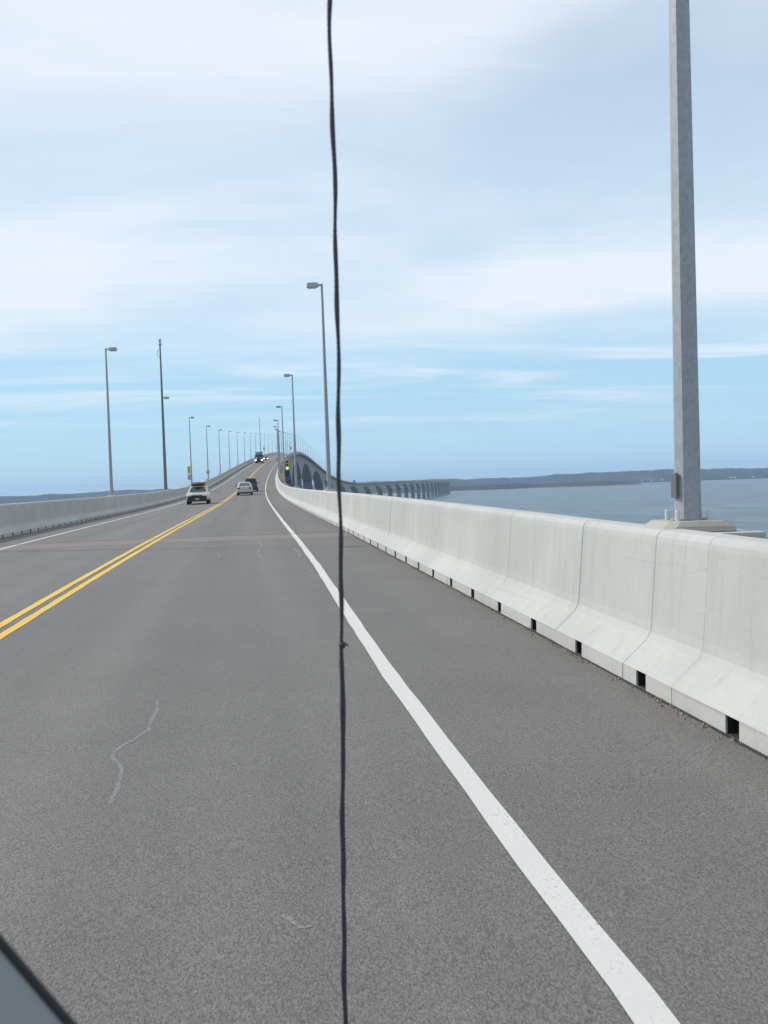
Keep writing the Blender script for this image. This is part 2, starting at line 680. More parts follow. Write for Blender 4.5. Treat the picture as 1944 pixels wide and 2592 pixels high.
stripe('gutter_shade_line', TOE - 0.014, 0.026, -20, 120, M['toe_shade'], 0.005)  # dark strip painting the toe's shadow line, with some debris
stripe('gutter_shade_line', -TOE + 0.014, 0.026, -20, 120, M['toe_shade'], 0.005)
cross_band('joint_stain', 27.6, 30.6, M['rust'], 0.002, 0.25)
cross_band('expansion_joint', 30.15, 30.27, M['joint'], 0.006)
cross_band('expansion_joint', 181.0, 181.3, M['joint'], 0.006)

PALE_MARKS = [([(1.97, 7.50), (1.995, 7.2), (1.985, 6.9), (1.99, 6.65), (1.95, 6.52), (1.93, 6.42), (1.88, 6.30), (1.845, 6.16), (1.84, 6.08), (1.87, 5.96), (1.91, 5.86), (1.935, 5.76), (1.945, 5.55), (1.95, 5.35), (1.945, 5.15)], 0.015),
          ([(2.77, 27.1), (2.83, 25.0)], 0.03), ([(2.83, 23.9), (2.74, 22.3), (2.80, 20.7)], 0.03),
          ([(3.55, 23.6), (3.59, 21.5), (3.52, 20.6)], 0.03), ([(3.57, 17.9), (3.61, 16.5)], 0.025),
          ([(1.96, 11.95), (2.02, 11.7), (1.99, 11.45)], 0.018), ([(1.93, 22.7), (2.0, 21.3)], 0.03), ([(2.72, 3.72), (2.77, 3.61), (2.81, 3.60)], 0.014)]
for pts, w in PALE_MARKS:  # thin pale squiggly marks on the road
    rnd = random.Random(len(pts) + int(w * 1e4))
    fine = []
    for (o1, s1), (o2, s2) in zip(pts[:-1], pts[1:]):
        for k in range(8):
            fine.append((o1 + (o2 - o1) * k / 8, s1 + (s2 - s1) * k / 8))
    fine.append(pts[-1])
    a, b = [], []
    fine = [(o + rnd.uniform(-.004, .004), s + rnd.uniform(-.01, .01)) for o, s in fine]
    for i, (o, s) in enumerate(fine):
        j = fine[min(i + 1, len(fine) - 1)]
        q = fine[max(i - 1, 0)]
        d = Vector((j[0] - q[0], j[1] - q[1])).normalized()
        ww = w * rnd.uniform(0.45, 1.0) * (0.4 if i in (0, len(fine) - 1) else 1)
        a.append(P(s + d.x * ww, o - d.y * ww, 0.0035))
        b.append(P(s - d.x * ww, o + d.y * ww, 0.0035))
    MB().rings([a, b], close=False, caps=False).build('pale_mark', M['mark_pale'], road)

# ------------------------------------------------------------------ concrete barriers
BODY = [(TOE, 0.115), (TOE + 0.012, 0.128), (TOE + 0.10, 0.205), (TOE + 0.185, 0.285), (TOE + 0.215, 0.335), (TOE + 0.226, 0.40),
        (TOE + 0.280, 0.99), (TOE + 0.287, 1.025), (TOE + 0.302, 1.049), (TOE + 0.325, 1.064), (TOE + 0.355, 1.07), (TOE + 0.50, 1.07), (TOE + 0.525, 1.06), (TOE + 0.54, 1.035), (TOE + 0.56, 0.115)]
NOTCH0, NOTCH_STEP, NOTCH_W = 5.67, 1.41, 0.18


def shrink(prof, d):
    c = (TOE + 0.40, 0.5)
    out = []
    for o, h in prof:
        out.append((o + d * (1 if o < c[0] else -1), h - d if h > 0.5 else h))
    return out


def barrier_panel(side, a, b, parent, rnd):
    mb = MB()
    g = 0.003
    jd = rnd.uniform(-0.004, 0.004)
    prof = [(o + jd, h) for o, h in BODY]
    n = max(2, int((b - a) / 0.9))
    sts = [a + g + 0.007 + (b - a - 2 * g - 0.014) * i / n for i in range(n + 1)]
    rings = [[P(a + g, side * o, h) for o, h in shrink(prof, 0.006)]]
    rings += [[P(s, side * o, h) for o, h in prof] for s in sts]
    rings += [[P(b - g, side * o, h) for o, h in shrink(prof, 0.006)]]
    mb.rings(rings)
    # toe blocks between the drain notches
    k = math.floor((a - NOTCH0) / NOTCH_STEP)
    cuts = []
    while True:
        c = NOTCH0 + k * NOTCH_STEP
        if c - NOTCH_W > b:
            break
        cuts.append((c - NOTCH_W / 2, c + NOTCH_W / 2))
        k += 1
    cur = a + g
    end = b - g
    segs = []
    for c0, c1 in cuts:
        if c0 > cur:
            segs.append((cur, min(c0, end)))
        cur = max(cur, c1)
        if cur >= end:
            break
    if cur < end:
        segs.append((cur, end))
    for s0, s1 in segs:
        if s1 - s0 < 0.01:
            continue
        e = rnd.uniform(-0.004, 0.006)
        tp = [(TOE - 0.004 + e, -0.03), (TOE + e * 0.5, 0.1145), (TOE + 0.40, 0.1145), (TOE + 0.40, -0.03)]
        mb.rings([[P(s, side * o, h) for o, h in tp] for s in (s0, (s0 + s1) / 2, s1)])
    return mb.build('barrier_panel', M['barrier'], parent)


for side, label, s_from, n_to in ((1, 'pale sunlit concrete barrier along the right shoulder of the bridge', 1.30, 95.0),
                                  (-1, 'shaded grey concrete barrier along the left edge of the bridge', 12.12, 95.0)):
    bar = empty('concrete_barrier', P(0, side * (TOE + 0.3), 0))
    tag(bar, label, 'barrier')
    inv = Matrix.Translation(-Vector(bar.location))
    rnd = random.Random(11 + side)
    joints = []
    s = s_from
    while s < n_to:
        joints.append(s)
        s += 2.62
    joints.append(s)
    if side == 1:
        joints.append(7.44)
        joints.sort()
    parts = []
    for a, b in zip(joints[:-1], joints[1:]):
        parts.append(barrier_panel(side, a, b, bar, rnd))
    # cast core behind the joints, black lining that paints the shade inside the drain notches
    core = [(TOE + 0.50, -0.05), (TOE + 0.50, 0.13), (TOE + 0.14, 0.14), (TOE + 0.14, 0.20), (TOE + 0.245, 0.35), (TOE + 0.25, 0.45), (TOE + 0.31, 1.045), (TOE + 0.50, 1.045), (TOE + 0.53, 0.0), (TOE + 0.53, -0.05)]
    parts.append(sweep(core, stations(joints[0], joints[-1]), True, side=side).build('barrier_core', M['joint'], bar))
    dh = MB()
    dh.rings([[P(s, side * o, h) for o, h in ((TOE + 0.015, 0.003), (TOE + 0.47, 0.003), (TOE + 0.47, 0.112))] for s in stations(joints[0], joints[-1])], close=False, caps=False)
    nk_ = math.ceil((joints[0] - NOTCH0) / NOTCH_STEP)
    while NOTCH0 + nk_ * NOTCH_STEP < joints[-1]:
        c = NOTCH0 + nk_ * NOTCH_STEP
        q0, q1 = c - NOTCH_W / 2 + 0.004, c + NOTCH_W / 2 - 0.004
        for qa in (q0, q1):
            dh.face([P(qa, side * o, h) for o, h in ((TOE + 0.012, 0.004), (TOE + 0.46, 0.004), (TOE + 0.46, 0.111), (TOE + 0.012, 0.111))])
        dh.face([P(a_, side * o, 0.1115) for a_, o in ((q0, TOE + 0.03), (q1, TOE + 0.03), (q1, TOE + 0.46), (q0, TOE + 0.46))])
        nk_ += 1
    parts.append(dh.build('drain_shade_lining', M['shade_cable_black'], bar))
    full = [(TOE, -0.05)] + BODY[:1] + BODY[1:-1] + [(TOE + 0.56, -0.05)]
    parts.append(sweep(full, stations(joints[-1], 5370), True, side=side).build('barrier_run', M['barrier'], bar))
    parts.append(sweep(full, stations(-60, joints[0]), True, side=side).build('barrier_run', M['barrier'], bar))
    for o in parts:
        o.matrix_parent_inverse = inv

# small reflectors on the right barrier
for i, s in enumerate((24.0, 62.6)):
    c = P(s, TOE - 0.012, 0.07)
    o = MB().box((0, 0, 0), (0.02, 0.07, 0.07)).build('reflector', plain('reflector_face%d' % i, (0.75, 0.75, 0.72), 0.2), bevel=0.004)
    o.location = c
    o.rotation_euler = (0, 0, -heading(s))
    tag(o, ('small white reflector at the foot of the right barrier, nearer one', 'small white reflector at the foot of the right barrier, farther one')[i], 'reflector')

# grit swept against the right barrier
mb = MB()
rnd = random.Random(5)
for i in range(2600):
    s = 3.6 + rnd.random() ** 1.7 * 26
    o = TOE - 0.01 - abs(rnd.gauss(0, 0.034))
    if math.sin(s * 3.1) + math.sin(s * 7.7 + 1) + 0.6 * math.sin(s * 17) < 0.1 and rnd.random() < 0.8:
        continue
    r = rnd.uniform(0.003, 0.011) * (1.6 if rnd.random() < 0.06 else 1)
    c = Vector(P(s, o, r * 0.4))
    a0 = rnd.random() * 6.28
    ring = [c + Vector((math.cos(a0 + k * 1.571) * r * rnd.uniform(.7, 1.3), math.sin(a0 + k * 1.571) * r * rnd.uniform(.7, 1.6), -r * .5)) for k in range(4)]
    b = len(mb.v)
    mb.v += [tuple(p) for p in ring] + [tuple(c + Vector((0, 0, r * rnd.uniform(.5, 1))))]
    mb.f += [(b, b + 1, b + 4), (b + 1, b + 2, b + 4), (b + 2, b + 3, b + 4), (b + 3, b, b + 4)]
grit_m, t_, b_ = new_mat('roadside_grit')
n_ = noise(t_, pos(t_), 60, 1)
t_.links.new(mixc(t_, smooth(t_, n_, 0.4, 0.62), (0.05, 0.043, 0.036), (0.30, 0.22, 0.155)), b_.inputs['Base Color'])
b_.inputs['Roughness'].default_value = 0.9
grit = mb.build('grit', grit_m)
tag(grit, 'brown grit and crumbs swept along the foot of the right barrier', 'grit', kind='stuff')

# ------------------------------------------------------------------ bridge girders and piers
PIER0, SPAN, NP = 712.0 - 150 * 5, 150.0, 36
bridge = empty('bridge', P(0, 0, -0.5))
tag(bridge, 'long grey concrete bridge on haunched girders and tall piers curving over the sea', 'bridge')
binv = Matrix.Translation(-Vector(bridge.location))


def depth(s):
    t = ((s - PIER0) / SPAN) % 1.0
    u = abs(2 * t - 1)
    return 4.3 + 11.0 * u ** 2.3


slab = [(-6.15, -0.06), (6.15, -0.06), (6.15, -0.42), (4.6, -0.75), (-4.6, -0.75), (-6.15, -0.42)]
for k in range(NP):
    a, b = PIER0 + k * SPAN, PIER0 + (k + 1) * SPAN
    if a < -70:
        a = -66
    if b > 5370:
        break
    sts = [a + 0.02 + (b - a - 0.04) * i / 22 for i in range(23)]
    mb = MB()
    rg = []
    for s in sts:
        d = depth(s)
        w = 3.9
        rg.append([P(s, -4.25, -0.70), P(s, 4.25, -0.70), P(s, w, -d), P(s, -w, -d)])
    mb.rings(rg)
    g = mb.build('girder', M['girder'], bridge)
    g.matrix_parent_inverse = binv
    mb = MB()
    mb.rings([[P(s, o, h) for o, h in slab] for s in sts])
    g = mb.build('deck_slab', M['girder'], bridge)
    g.matrix_parent_inverse = binv
for k in range(NP):
    s = PIER0 + k * SPAN
    if s < -60 or s > 5360:
        continue
    base = Vector(P(s, 0, 0))
    th = heading(s)
    rot = Matrix.Rotation(-th, 3, 'Z')
    top = base.z - depth(s) + 0.3
    rg = []
    for z, wx, wy in ((top, 3.85, 2.0), (top - 2.0, 3.85, 2.0), (WATER + 8, 4.3, 2.6), (WATER + 4, 4.5, 3.0)):
        c = 0.6
        pts = [(-wx + c, -wy), (wx - c, -wy), (wx, -wy + c), (wx, wy - c), (wx - c, wy), (-wx + c, wy), (-wx, wy - c), (-wx, -wy + c)]
        rg.append([tuple(Vector((base.x, base.y, z)) + rot @ Vector((x, y, 0))) for x, y in pts])
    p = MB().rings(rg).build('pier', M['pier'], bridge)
    p.matrix_parent_inverse = binv
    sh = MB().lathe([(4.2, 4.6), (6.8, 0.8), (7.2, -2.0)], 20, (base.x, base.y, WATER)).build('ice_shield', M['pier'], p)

# ------------------------------------------------------------------ lamp posts
LAMP_STEP = 38.657523
SR, SL = 7.784603, 66.565817 - LAMP_STEP
OFFL = TOE + 0.66
POLE_Z0, POLE_H = 1.12, 8.9


def octo(r, z, dx=0.0, n=8, ph=0.5):
    return [(dx + r * math.cos(2 * math.pi * (k + ph) / n), r * math.sin(2 * math.pi * (k + ph) / n), z) for k in range(n)]


def head_parts(root, z, x0, scale=1.0):
    arm = MB().tube([(x0 - 0.0, 0, z - 0.02), (-0.17, 0, z - 0.02)], 0.035, 8).build('arm', M['steel_dark'], root)
    hd = MB()
    w = 0.15
    hd.rings([[(-0.12, -0.06, z + 0.03), (-0.12, 0.06, z + 0.03), (-0.12, 0.06, z - 0.08), (-0.12, -0.06, z - 0.08)],
              [(-0.24, -w, z + 0.08), (-0.24, w, z + 0.08), (-0.24, w, z - 0.12), (-0.24, -w, z - 0.12)],
              [(-0.62, -w, z + 0.075), (-0.62, w, z + 0.075), (-0.62, w, z - 0.125), (-0.62, -w, z - 0.125)],
              [(-0.66, -w + .03, z + 0.04), (-0.66, w - .03, z + 0.04), (-0.66, w - .03, z - 0.10), (-0.66, -w + .03, z - 0.10)]])
    h = hd.build('lamp_head', M['lamp_body'], root, bevel=0.012)
    MB().box((-0.43, 0, z - 0.135), (0.34, 0.24, 0.03)).build('lens', M['lens'], h)


def make_lamp():
    root = empty('lamp_post')
    z0 = POLE_Z0
    r0, r1 = 0.103, 0.046
    pole = MB().rings([octo(r0 + (r1 - r0) * k / 6, z0 + 0.014 + POLE_H * k / 6, ph=0.5 - 0.38) for k in range(7)]).build('pole', M['galv'], root)
    MB().rings([octo(0.135, z0 + 0.002), octo(0.135, z0 + 0.014)]).build('base_plate', M['galv'], root)
    pd = MB()
    def rect(hx, hy, z, c, cx=0.0):
        return [(cx - hx + c, -hy, z), (cx + hx - c, -hy, z), (cx + hx, -hy + c, z), (cx + hx, hy - c, z), (cx + hx - c, hy, z), (cx - hx + c, hy, z), (cx - hx, hy - c, z), (cx - hx, -hy + c, z)]
    pd.rings([rect(0.29, 0.29, 1.035, 0.07), rect(0.28, 0.28, 1.075, 0.07), rect(0.22, 0.24, 1.118, 0.06)])
    pd.build('pedestal', M['pedestal'], root, bevel=0.008)
    MB().rings([rect(0.30, 0.40, 0.45, 0.03, 0.14), rect(0.30, 0.40, 1.033, 0.03, 0.14)]).build('bracket', M['barrier'], root, bevel=0.012)
    for x, y in ((-0.125, -0.10), (0.125, -0.10), (0.125, 0.10), (-0.125, 0.10)):
        MB().lathe([(0.018, 0.0), (0.018, 0.072), (0.013, 0.080)], 10, (x, y, z0 - 0.002)).build('anchor_bolt', M['lens'], root)
    MB().box((-0.110, -0.015, z0 + 0.265), (0.022, 0.075, 0.19), rot=Matrix.Rotation(0.15, 3, 'Z')).build('access_cover', M['steel_dark'], root, bevel=0.006)
    head_parts(root, z0 + POLE_H - 0.02, 0.0)
    return root


def ordinal(n):
    return ('first second third fourth fifth sixth seventh eighth ninth tenth eleventh twelfth thirteenth fourteenth fifteenth '
            'sixteenth seventeenth eighteenth nineteenth twentieth').split()[n - 1]


proto = make_lamp()
far = MB()
far.rings([octo(0.13, 1.1), octo(0.075, POLE_Z0 + POLE_H)])
far.box((-0.36, 0, POLE_Z0 + POLE_H - 0.04), (0.62, 0.28, 0.18))
far.box((0.05, 0, 0.8), (0.5, 0.6, 0.5))
far_me = far.mesh('lamp_post', M['galv'])
first = True
for side, s0, off, word in ((1, SR, OFFL, 'right'), (-1, SL, -OFFL, 'left')):
    for k in range(0, 97):
        s = s0 + k * LAMP_STEP
        if s > 3740:
            break
        if side == -1 and k in (2, 11):
            continue                      # the tall masts stand here
        if s < 700:
            if first:
                o = proto
                first = False
            else:
                o = copy_tree(proto)
            if side == 1 and k == 0:
                lab = 'grey octagonal lamp post cut off by the picture top in the right foreground'
            elif side == -1 and k == 0:
                lab = 'lamp post on the left barrier standing just outside the picture'
            else:
                n = k if (side == 1 or k < 2) else k - 1
                n = n if side == 1 else n - (1 if k > 11 else 0)
                lab = 'slim grey lamp post on the %s barrier, %s in view from the near end' % (word, ordinal(n)) if side == -1 else \
                      'slim grey lamp post on the right barrier, %s beyond the big foreground post' % ordinal(n)
            tag(o, lab, 'lamp post', 'lamp posts along the bridge')
        else:
            o = link('lamp_post', far_me)
            tag(o, 'tiny thin lamp post far along the %s barrier beyond the crest' % word, 'lamp post', 'far lamp posts on the %s barrier' % word)
        o.location = P(s, off, 0)
        o.rotation_euler = (0, 0.011 if (side == 1 and k == 0) else 0, -heading(s) + (math.pi if side == -1 else 0))


# tall masts
def make_mast(s, height, label, lampz=None):
    root = empty('mast', P(s, -OFFL, 0), -heading(s) + math.pi)
    tag(root, label, 'mast')
    z0 = POLE_Z0
    MB().rings([octo(0.165 - 0.095 * k / 6, z0 + height * k / 6, n=12) for k in range(7)]).build('pole', M['steel_dark'], root)
    MB().box((0, 0, z0 - 0.05), (0.6, 0.6, 0.12)).build('pedestal', M['pedestal'], root, bevel=0.02)
    MB().box((0.14, 0, 0.74), (0.6, 0.8, 0.58)).build('bracket', M['barrier'], root, bevel=0.012)
    head_parts(root, z0 + (lampz or 8.9), 0.0)
    cm = MB().lathe([(0.07, 0), (0.16, 0.05), (0.16, 0.22), (0.09, 0.28), (0.09, 0.40), (0.13, 0.42), (0.13, 0.62), (0.05, 0.68)], 12, (0, 0, z0 + height)).build('camera_housing', M['lamp_body'], root)
    cable = [(0.08, 0, z0 + height - 0.25), (0.24, 0, z0 + height - 0.45), (0.27, 0, z0 + height - 0.75), (0.2, 0, z0 + height - 1.0), (0.09, 0, z0 + height - 1.15)]
    MB().tube(cable, 0.018, 6).build('cable', M['shade_cable_black'], root)
    return root


make_mast(SL + 2 * LAMP_STEP, 13.9, 'tall tapering mast with a camera on top and a side lamp on the left barrier')
make_mast(SL + 11 * LAMP_STEP, 15.2, 'tall thin mast near the crest on the left barrier behind the truck')

# ------------------------------------------------------------------ signals, signs and boxes on the posts
M['sig_yellow'] = plain('signal_yellow', (0.62, 0.36, 0.03), 0.45)
M['sig_black'] = plain('signal_black', (0.018, 0.018, 0.02), 0.5)
M['sig_red'] = plain('red_lens_unlit', (0.13, 0.018, 0.012), 0.25)
M['sig_amber'] = plain('amber_lens_unlit', (0.16, 0.06, 0.012), 0.25)
M['sig_green'] = emit('green_lens_lit', (0.35, 1.0, 0.38), 2.2)
M['sign_grey'] = plain('sign_back_aluminium', (0.36, 0.37, 0.38), 0.5, 0.3)
M['box_dark'] = plain('dark_cabinet', (0.035, 0.035, 0.06), 0.5)
M['sign_yellow'] = plain('yellow_sign', (0.60, 0.45, 0.06), 0.5)


def local_root(name, s, off, h, flip=False):
    return empty(name, P(s, off, h), -heading(s) + (math.pi if flip else 0))


def signal(s, off, h, label, w=0.47, hh=1.17, flip=False, lit=True):
    r = local_root('traffic_signal', s, off, h, flip)
    tag(r, label, 'traffic light', 'traffic signals on the posts')
    hs = MB().box((0, 0, hh / 2), (w, 0.22, hh)).build('housing', M['sig_yellow'], r, bevel=0.03)
    for k, mt in enumerate(('sig_green', 'sig_amber', 'sig_red')):
        z = hh * (0.19 + 0.31 * k)
        l = MB().lathe([(0.02, -0.165), (0.08, -0.155), (0.125, -0.12), (0.125, -0.10)], 18, (0, 0, z), 'y').build('lens', M[mt if lit or k else 'sig_black'], r)
        if k == 0 and lit:
            tag(l, 'lit green lens')
        vis = MB()
        n = 12
        ri = [[(0.14 * math.cos(a), -0.11, z + 0.14 * math.sin(a)) for a in [R(-20 + 220 * i / n) for i in range(n + 1)]],
              [(0.14 * math.cos(a), -0.30, z + 0.14 * math.sin(a)) for a in [R(10 + 160 * i / n) for i in range(n + 1)]]]
        ro = [[(x * 1.06, y, z + (zz - z) * 1.06) for x, y, zz in q] for q in ri]
        vis.rings([ri[0], ri[1], ro[1], ro[0]], close=False, caps=False)
        vis.build('visor', M['sig_yellow'], l)
    MB().box((-w / 2 - 0.06, 0.05, hh * 0.5), (0.14, 0.05, 0.06)).build('bracket', M['steel_dark'], r)
    return r


s3 = SR + 3 * LAMP_STEP
signal(s3, OFFL + 0.36, 2.66, 'yellow traffic light showing green on the right barrier, nearest of its kind')
bx = local_root('control_box', s3, OFFL + 0.36, 1.94)
tag(bx, 'dark cabinet on the right lamp post below the yellow traffic light', 'cabinet')
MB().box((0, 0, 0.32), (0.47, 0.26, 0.64)).build('case', M['box_dark'], bx, bevel=0.02)
MB().box((0, -0.135, 0.32), (0.38, 0.02, 0.54)).build('door', M['box_dark'], bx, bevel=0.006)
MB().box((0.15, -0.152, 0.32), (0.03, 0.02, 0.08)).build('handle', M['steel_dark'], bx)


def panel_sign(s, off, h, w, hh, mat, label, name='sign', cat='sign', group=None):
    r = local_root(name, s, off, h)
    tag(r, label, cat, group)
    MB().box((0, -0.10, hh / 2), (w, 0.015, hh)).build('plate', M[mat], r, bevel=0.004)
    for z in (0.2, 0.8):
        MB().box((0, -0.04, hh * z), (w * 0.8, 0.10, 0.05)).build('rail', M['steel_dark'], r)
    return r


s4 = SR + 4 * LAMP_STEP
panel_sign(s4, OFFL + 0.30, 1.12, 0.5, 0.80, 'sign_yellow', 'small yellow sign behind the right barrier just past the green traffic light')
sl3 = SL + 3 * LAMP_STEP
r_ = panel_sign(sl3, -OFFL - 0.30, 2.55, 0.36, 0.98, 'sig_yellow', 'narrow upright yellow board on the left lamp post past the tall mast')
r_ = panel_sign(sl3, -OFFL - 0.30, 1.72, 0.40, 0.72, 'sign_grey', 'pale grey board below the yellow board on the left lamp post')
sl4 = SL + 4 * LAMP_STEP


def post_box(s, off, h, w, hh, label):
    r = local_root('post_box', s, off, h)
    tag(r, label, 'box')
    MB().box((0, -0.2, hh / 2), (w, 0.24, hh)).build('case', M['sign_grey'], r, bevel=0.02)
    MB().box((0, -0.325, hh / 2), (w * 0.82, 0.015, hh * 0.84)).build('cover', M['sign_grey'], r, bevel=0.004)
    MB().box((0, -0.09, hh / 2), (0.12, 0.12, hh * 0.5)).build('clamp', M['steel_dark'], r)
    return r


post_box(sl4, -OFFL, 1.95, 0.52, 0.56, 'square grey box on the left lamp post behind the roof-loaded car')
post_box(SR + 6 * LAMP_STEP, OFFL - 0.3, 2.9, 0.6, 0.75, 'square grey box on a right lamp post below the crest')
signal(SL + 12 * LAMP_STEP, -OFFL - 0.36, 3.0, 'tiny traffic signal on the left lamp post near the crest', flip=False, lit=False)
signal(SR + 12 * LAMP_STEP, OFFL + 0.36, 3.0, 'tiny traffic signal on a right lamp post near the crest', lit=False)

# ------------------------------------------------------------------ vehicles
M['glass'] = plain('car_glass', (0.02, 0.025, 0.028), 0.06, 0.0, 0.05)
M['glass_pale'] = plain('car_glass_bright', (0.09, 0.11, 0.115), 0.08, 0.0, 0.05)
M['tyre'] = plain('tyre_rubber', (0.018, 0.018, 0.018), 0.85)
M['rim'] = plain('wheel_rim', (0.35, 0.35, 0.36), 0.35, 0.7)
M['trim'] = plain('black_trim', (0.022, 0.022, 0.024), 0.55)
M['silver'] = plain('silver_car_paint', (0.50, 0.49, 0.46), 0.32, 0.35, 0.04, coat=0.6)
M['white_car'] = plain('champagne_car_paint', (0.40, 0.395, 0.37), 0.3, 0.2, 0.04, coat=0.6)
M['navy'] = plain('dark_blue_car_paint', (0.055, 0.06, 0.11), 0.3, 0.3, 0.05, coat=0.7)
M['truck_blue'] = plain('truck_blue_paint', (0.045, 0.065, 0.11), 0.35, 0.2, 0.08, coat=0.5)
M['brown'] = plain('brown_truck_paint', (0.16, 0.075, 0.045), 0.5)
M['tail'] = plain('tail_lamp_red', (0.22, 0.012, 0.012), 0.2)
M['head_off'] = plain('headlamp_clear', (0.62, 0.63, 0.62), 0.12)
M['head_on'] = emit('headlamp_lit', (1.0, 0.88, 0.62), 12.0)
M['plate'] = plain('number_plate', (0.5, 0.52, 0.5), 0.5)
M['chrome'] = plain('chrome', (0.6, 0.6, 0.62), 0.18, 1.0, 0.03)
M['bag_brown'] = plain('brown_canvas_bag', (0.13, 0.085, 0.06), 0.85, 0, 0.3, 9)
M['bag_black'] = plain('black_bag', (0.018, 0.018, 0.02), 0.7, 0, 0.3, 9)
M['bag_white'] = plain('white_bundle', (0.75, 0.74, 0.70), 0.6)


def lerp(a, b, t):
    return tuple(x + (y - x) * t for x, y in zip(a, b))


def wheel(root, x, y, r, w):
    sx = 1 if x > 0 else -1
    t = MB().lathe([(r * 0.62, -w / 2), (r * 0.93, -w / 2), (r, -w / 2 + 0.03), (r, w / 2 - 0.03), (r * 0.93, w / 2), (r * 0.62, w / 2)], 24, (x, y, r), 'x').build('wheel', M['tyre'], root, smooth=False)
    rim = MB().lathe([(0.03, w / 2 - 0.03), (r * 0.5, w / 2 - 0.055), (r * 0.615, w / 2 - 0.01), (r * 0.615, -w / 2 + 0.01)], 20, (0, 0, 0), 'x')
    rim.v = [(x + sx * a, y + b, r + c) for a, b, c in rim.v]
    rim.build('rim', M['rim'], t)
    return t


def make_car(name, label, cat, s, off, facing, paint, spec, glass='glass', lit=False, front=None):
    g = math.atan(grade(s))
    root = empty(name, P(s, off, 0.0))
    root.rotation_euler = (g, 0, -heading(s)) if facing > 0 else (-g, 0, -heading(s) + math.pi)
    tag(root, label, cat)
    # lower body: stations (y, half width, sill z, shoulder z, top z)
    rg = []
    for y, w, zb, zs, zt in spec['body']:
        half = [(0, zb), (w * 0.80, zb), (w * 0.95, zb + 0.06), (w, zb + 0.22), (w, zs - 0.10), (w * 0.965, zs - 0.02), (w * 0.88, (zs + zt) / 2 + 0.015), (w * 0.55, zt), (0, zt + 0.012)]
        full = half + [(-x, z) for x, z in reversed(half[1:-1])]
        rg.append([(x, y, z) for x, z in full])
    b = MB().rings(rg).build('body', paint, root, smooth=True, bevel=0.02)
    # greenhouse
    gh = spec['cabin']
    zb, zr = gh['z']
    lo = dict(w=gh['w'][0], y0=gh['rear'][0], y1=gh['front'][0], z=zb)
    hi = dict(w=gh['w'][1], y0=gh['rear'][1], y1=gh['front'][1], z=zr)

    def loop(q, shrink=0.0, dz=0.0):
        c = 0.10
        w, y0, y1 = q['w'] - shrink, q['y0'] + shrink, q['y1'] - shrink
        return [(-w + c, y0, q['z'] + dz), (w - c, y0, q['z'] + dz), (w, y0 + c, q['z'] + dz), (w, y1 - c, q['z'] + dz), (w - c, y1, q['z'] + dz), (-w + c, y1, q['z'] + dz), (-w, y1 - c, q['z'] + dz), (-w, y0 + c, q['z'] + dz)]
    cb = MB().rings([loop(lo, -0.01, -0.06), loop(lo), loop(hi, 0.0, -0.03), loop(hi, 0.05, 0.02), loop(hi, 0.28, 0.045)]).build('cabin', paint, root, bevel=0.02)

    def pane(nm, a, bq, c, d, n, mat):
        n = Vector(n).normalized() * 0.012
        cen = (Vector(a) + Vector(bq) + Vector(c) + Vector(d)) / 4
        pts = [Vector(p) + n for p in (a, bq, c, d)]
        MB().rings([[p - n * 1.6 for p in pts], pts]).build(nm, mat, cb)
    for nm, e, sgn in (('rear_window', 'y0', -1), ('windscreen', 'y1', 1)):
        a = (-(lo['w'] - 0.14), lo[e], lo['z'])
        b2 = (lo['w'] - 0.14, lo[e], lo['z'])
        c = (hi['w'] - 0.14, hi[e], hi['z'] - 0.03)
        d = (-(hi['w'] - 0.14), hi[e], hi['z'] - 0.03)
        A, B = lerp(a, d, 0.06), lerp(b2, c, 0.06)
        C, D = lerp(b2, c, 0.93), lerp(a, d, 0.93)
        nn = (Vector(B) - Vector(A)).cross(Vector(D) - Vector(A)) * (-sgn)
        if nn.z < 0:
            nn = -nn
        pane(nm, A, B, C, D, nn, M[glass])
    for sx in (-1, 1):
        for t0, t1 in spec.get('side_windows', ((0.10, 0.46), (0.50, 0.88))):
            a = (sx * lo['w'], lo['y0'] + (lo['y1'] - lo['y0']) * t0, lo['z'])
            b2 = (sx * lo['w'], lo['y0'] + (lo['y1'] - lo['y0']) * t1, lo['z'])
            c = (sx * hi['w'], hi['y0'] + (hi['y1'] - hi['y0']) * t1, hi['z'] - 0.03)
            d = (sx * hi['w'], hi['y0'] + (hi['y1'] - hi['y0']) * t0, hi['z'] - 0.03)
            pane('side_window', lerp(a, d, 0.12), lerp(b2, c, 0.12), lerp(b2, c, 0.9), lerp(a, d, 0.9), (sx, 0, 0.3), M['glass'])
    yf, yr = spec['body'][-1][0], spec['body'][0][0]
    W = spec['W']
    for x in (-(W - 0.115), W - 0.115):
        for y in spec['axles']:
            wheel(root, x, y, spec['r'], 0.21)
    for sx in (-1, 1):
        m = MB().box((sx * (W + 0.10), lo['y1'] - 0.45, zb + 0.07), (0.17, 0.10, 0.13), top=0.85).build('mirror', spec.get('mirror', M['trim']), root, bevel=0.02)
        MB().box((sx * (W - 0.0), lo['y1'] - 0.45, zb + 0.03), (0.10, 0.05, 0.04)).build('stalk', M['trim'], m)
        zt = spec['tail_z']
        tl = MB().box((sx * (W - 0.24), yr - 0.008, zt), (0.34, 0.05, 0.16)).build('tail_lamp', M['tail'], root, bevel=0.015)
        hl = MB().box((sx * (W - 0.25), yf + 0.0, spec['head_z']), (0.34, 0.07, 0.15)).build('headlight', M['head_on'] if lit else M['head_off'], root, bevel=0.02)
    MB().box((0, yf + 0.01, spec['head_z'] - 0.02), (W * 0.85, 0.05, 0.14)).build('grille', M['trim'], root, bevel=0.01)
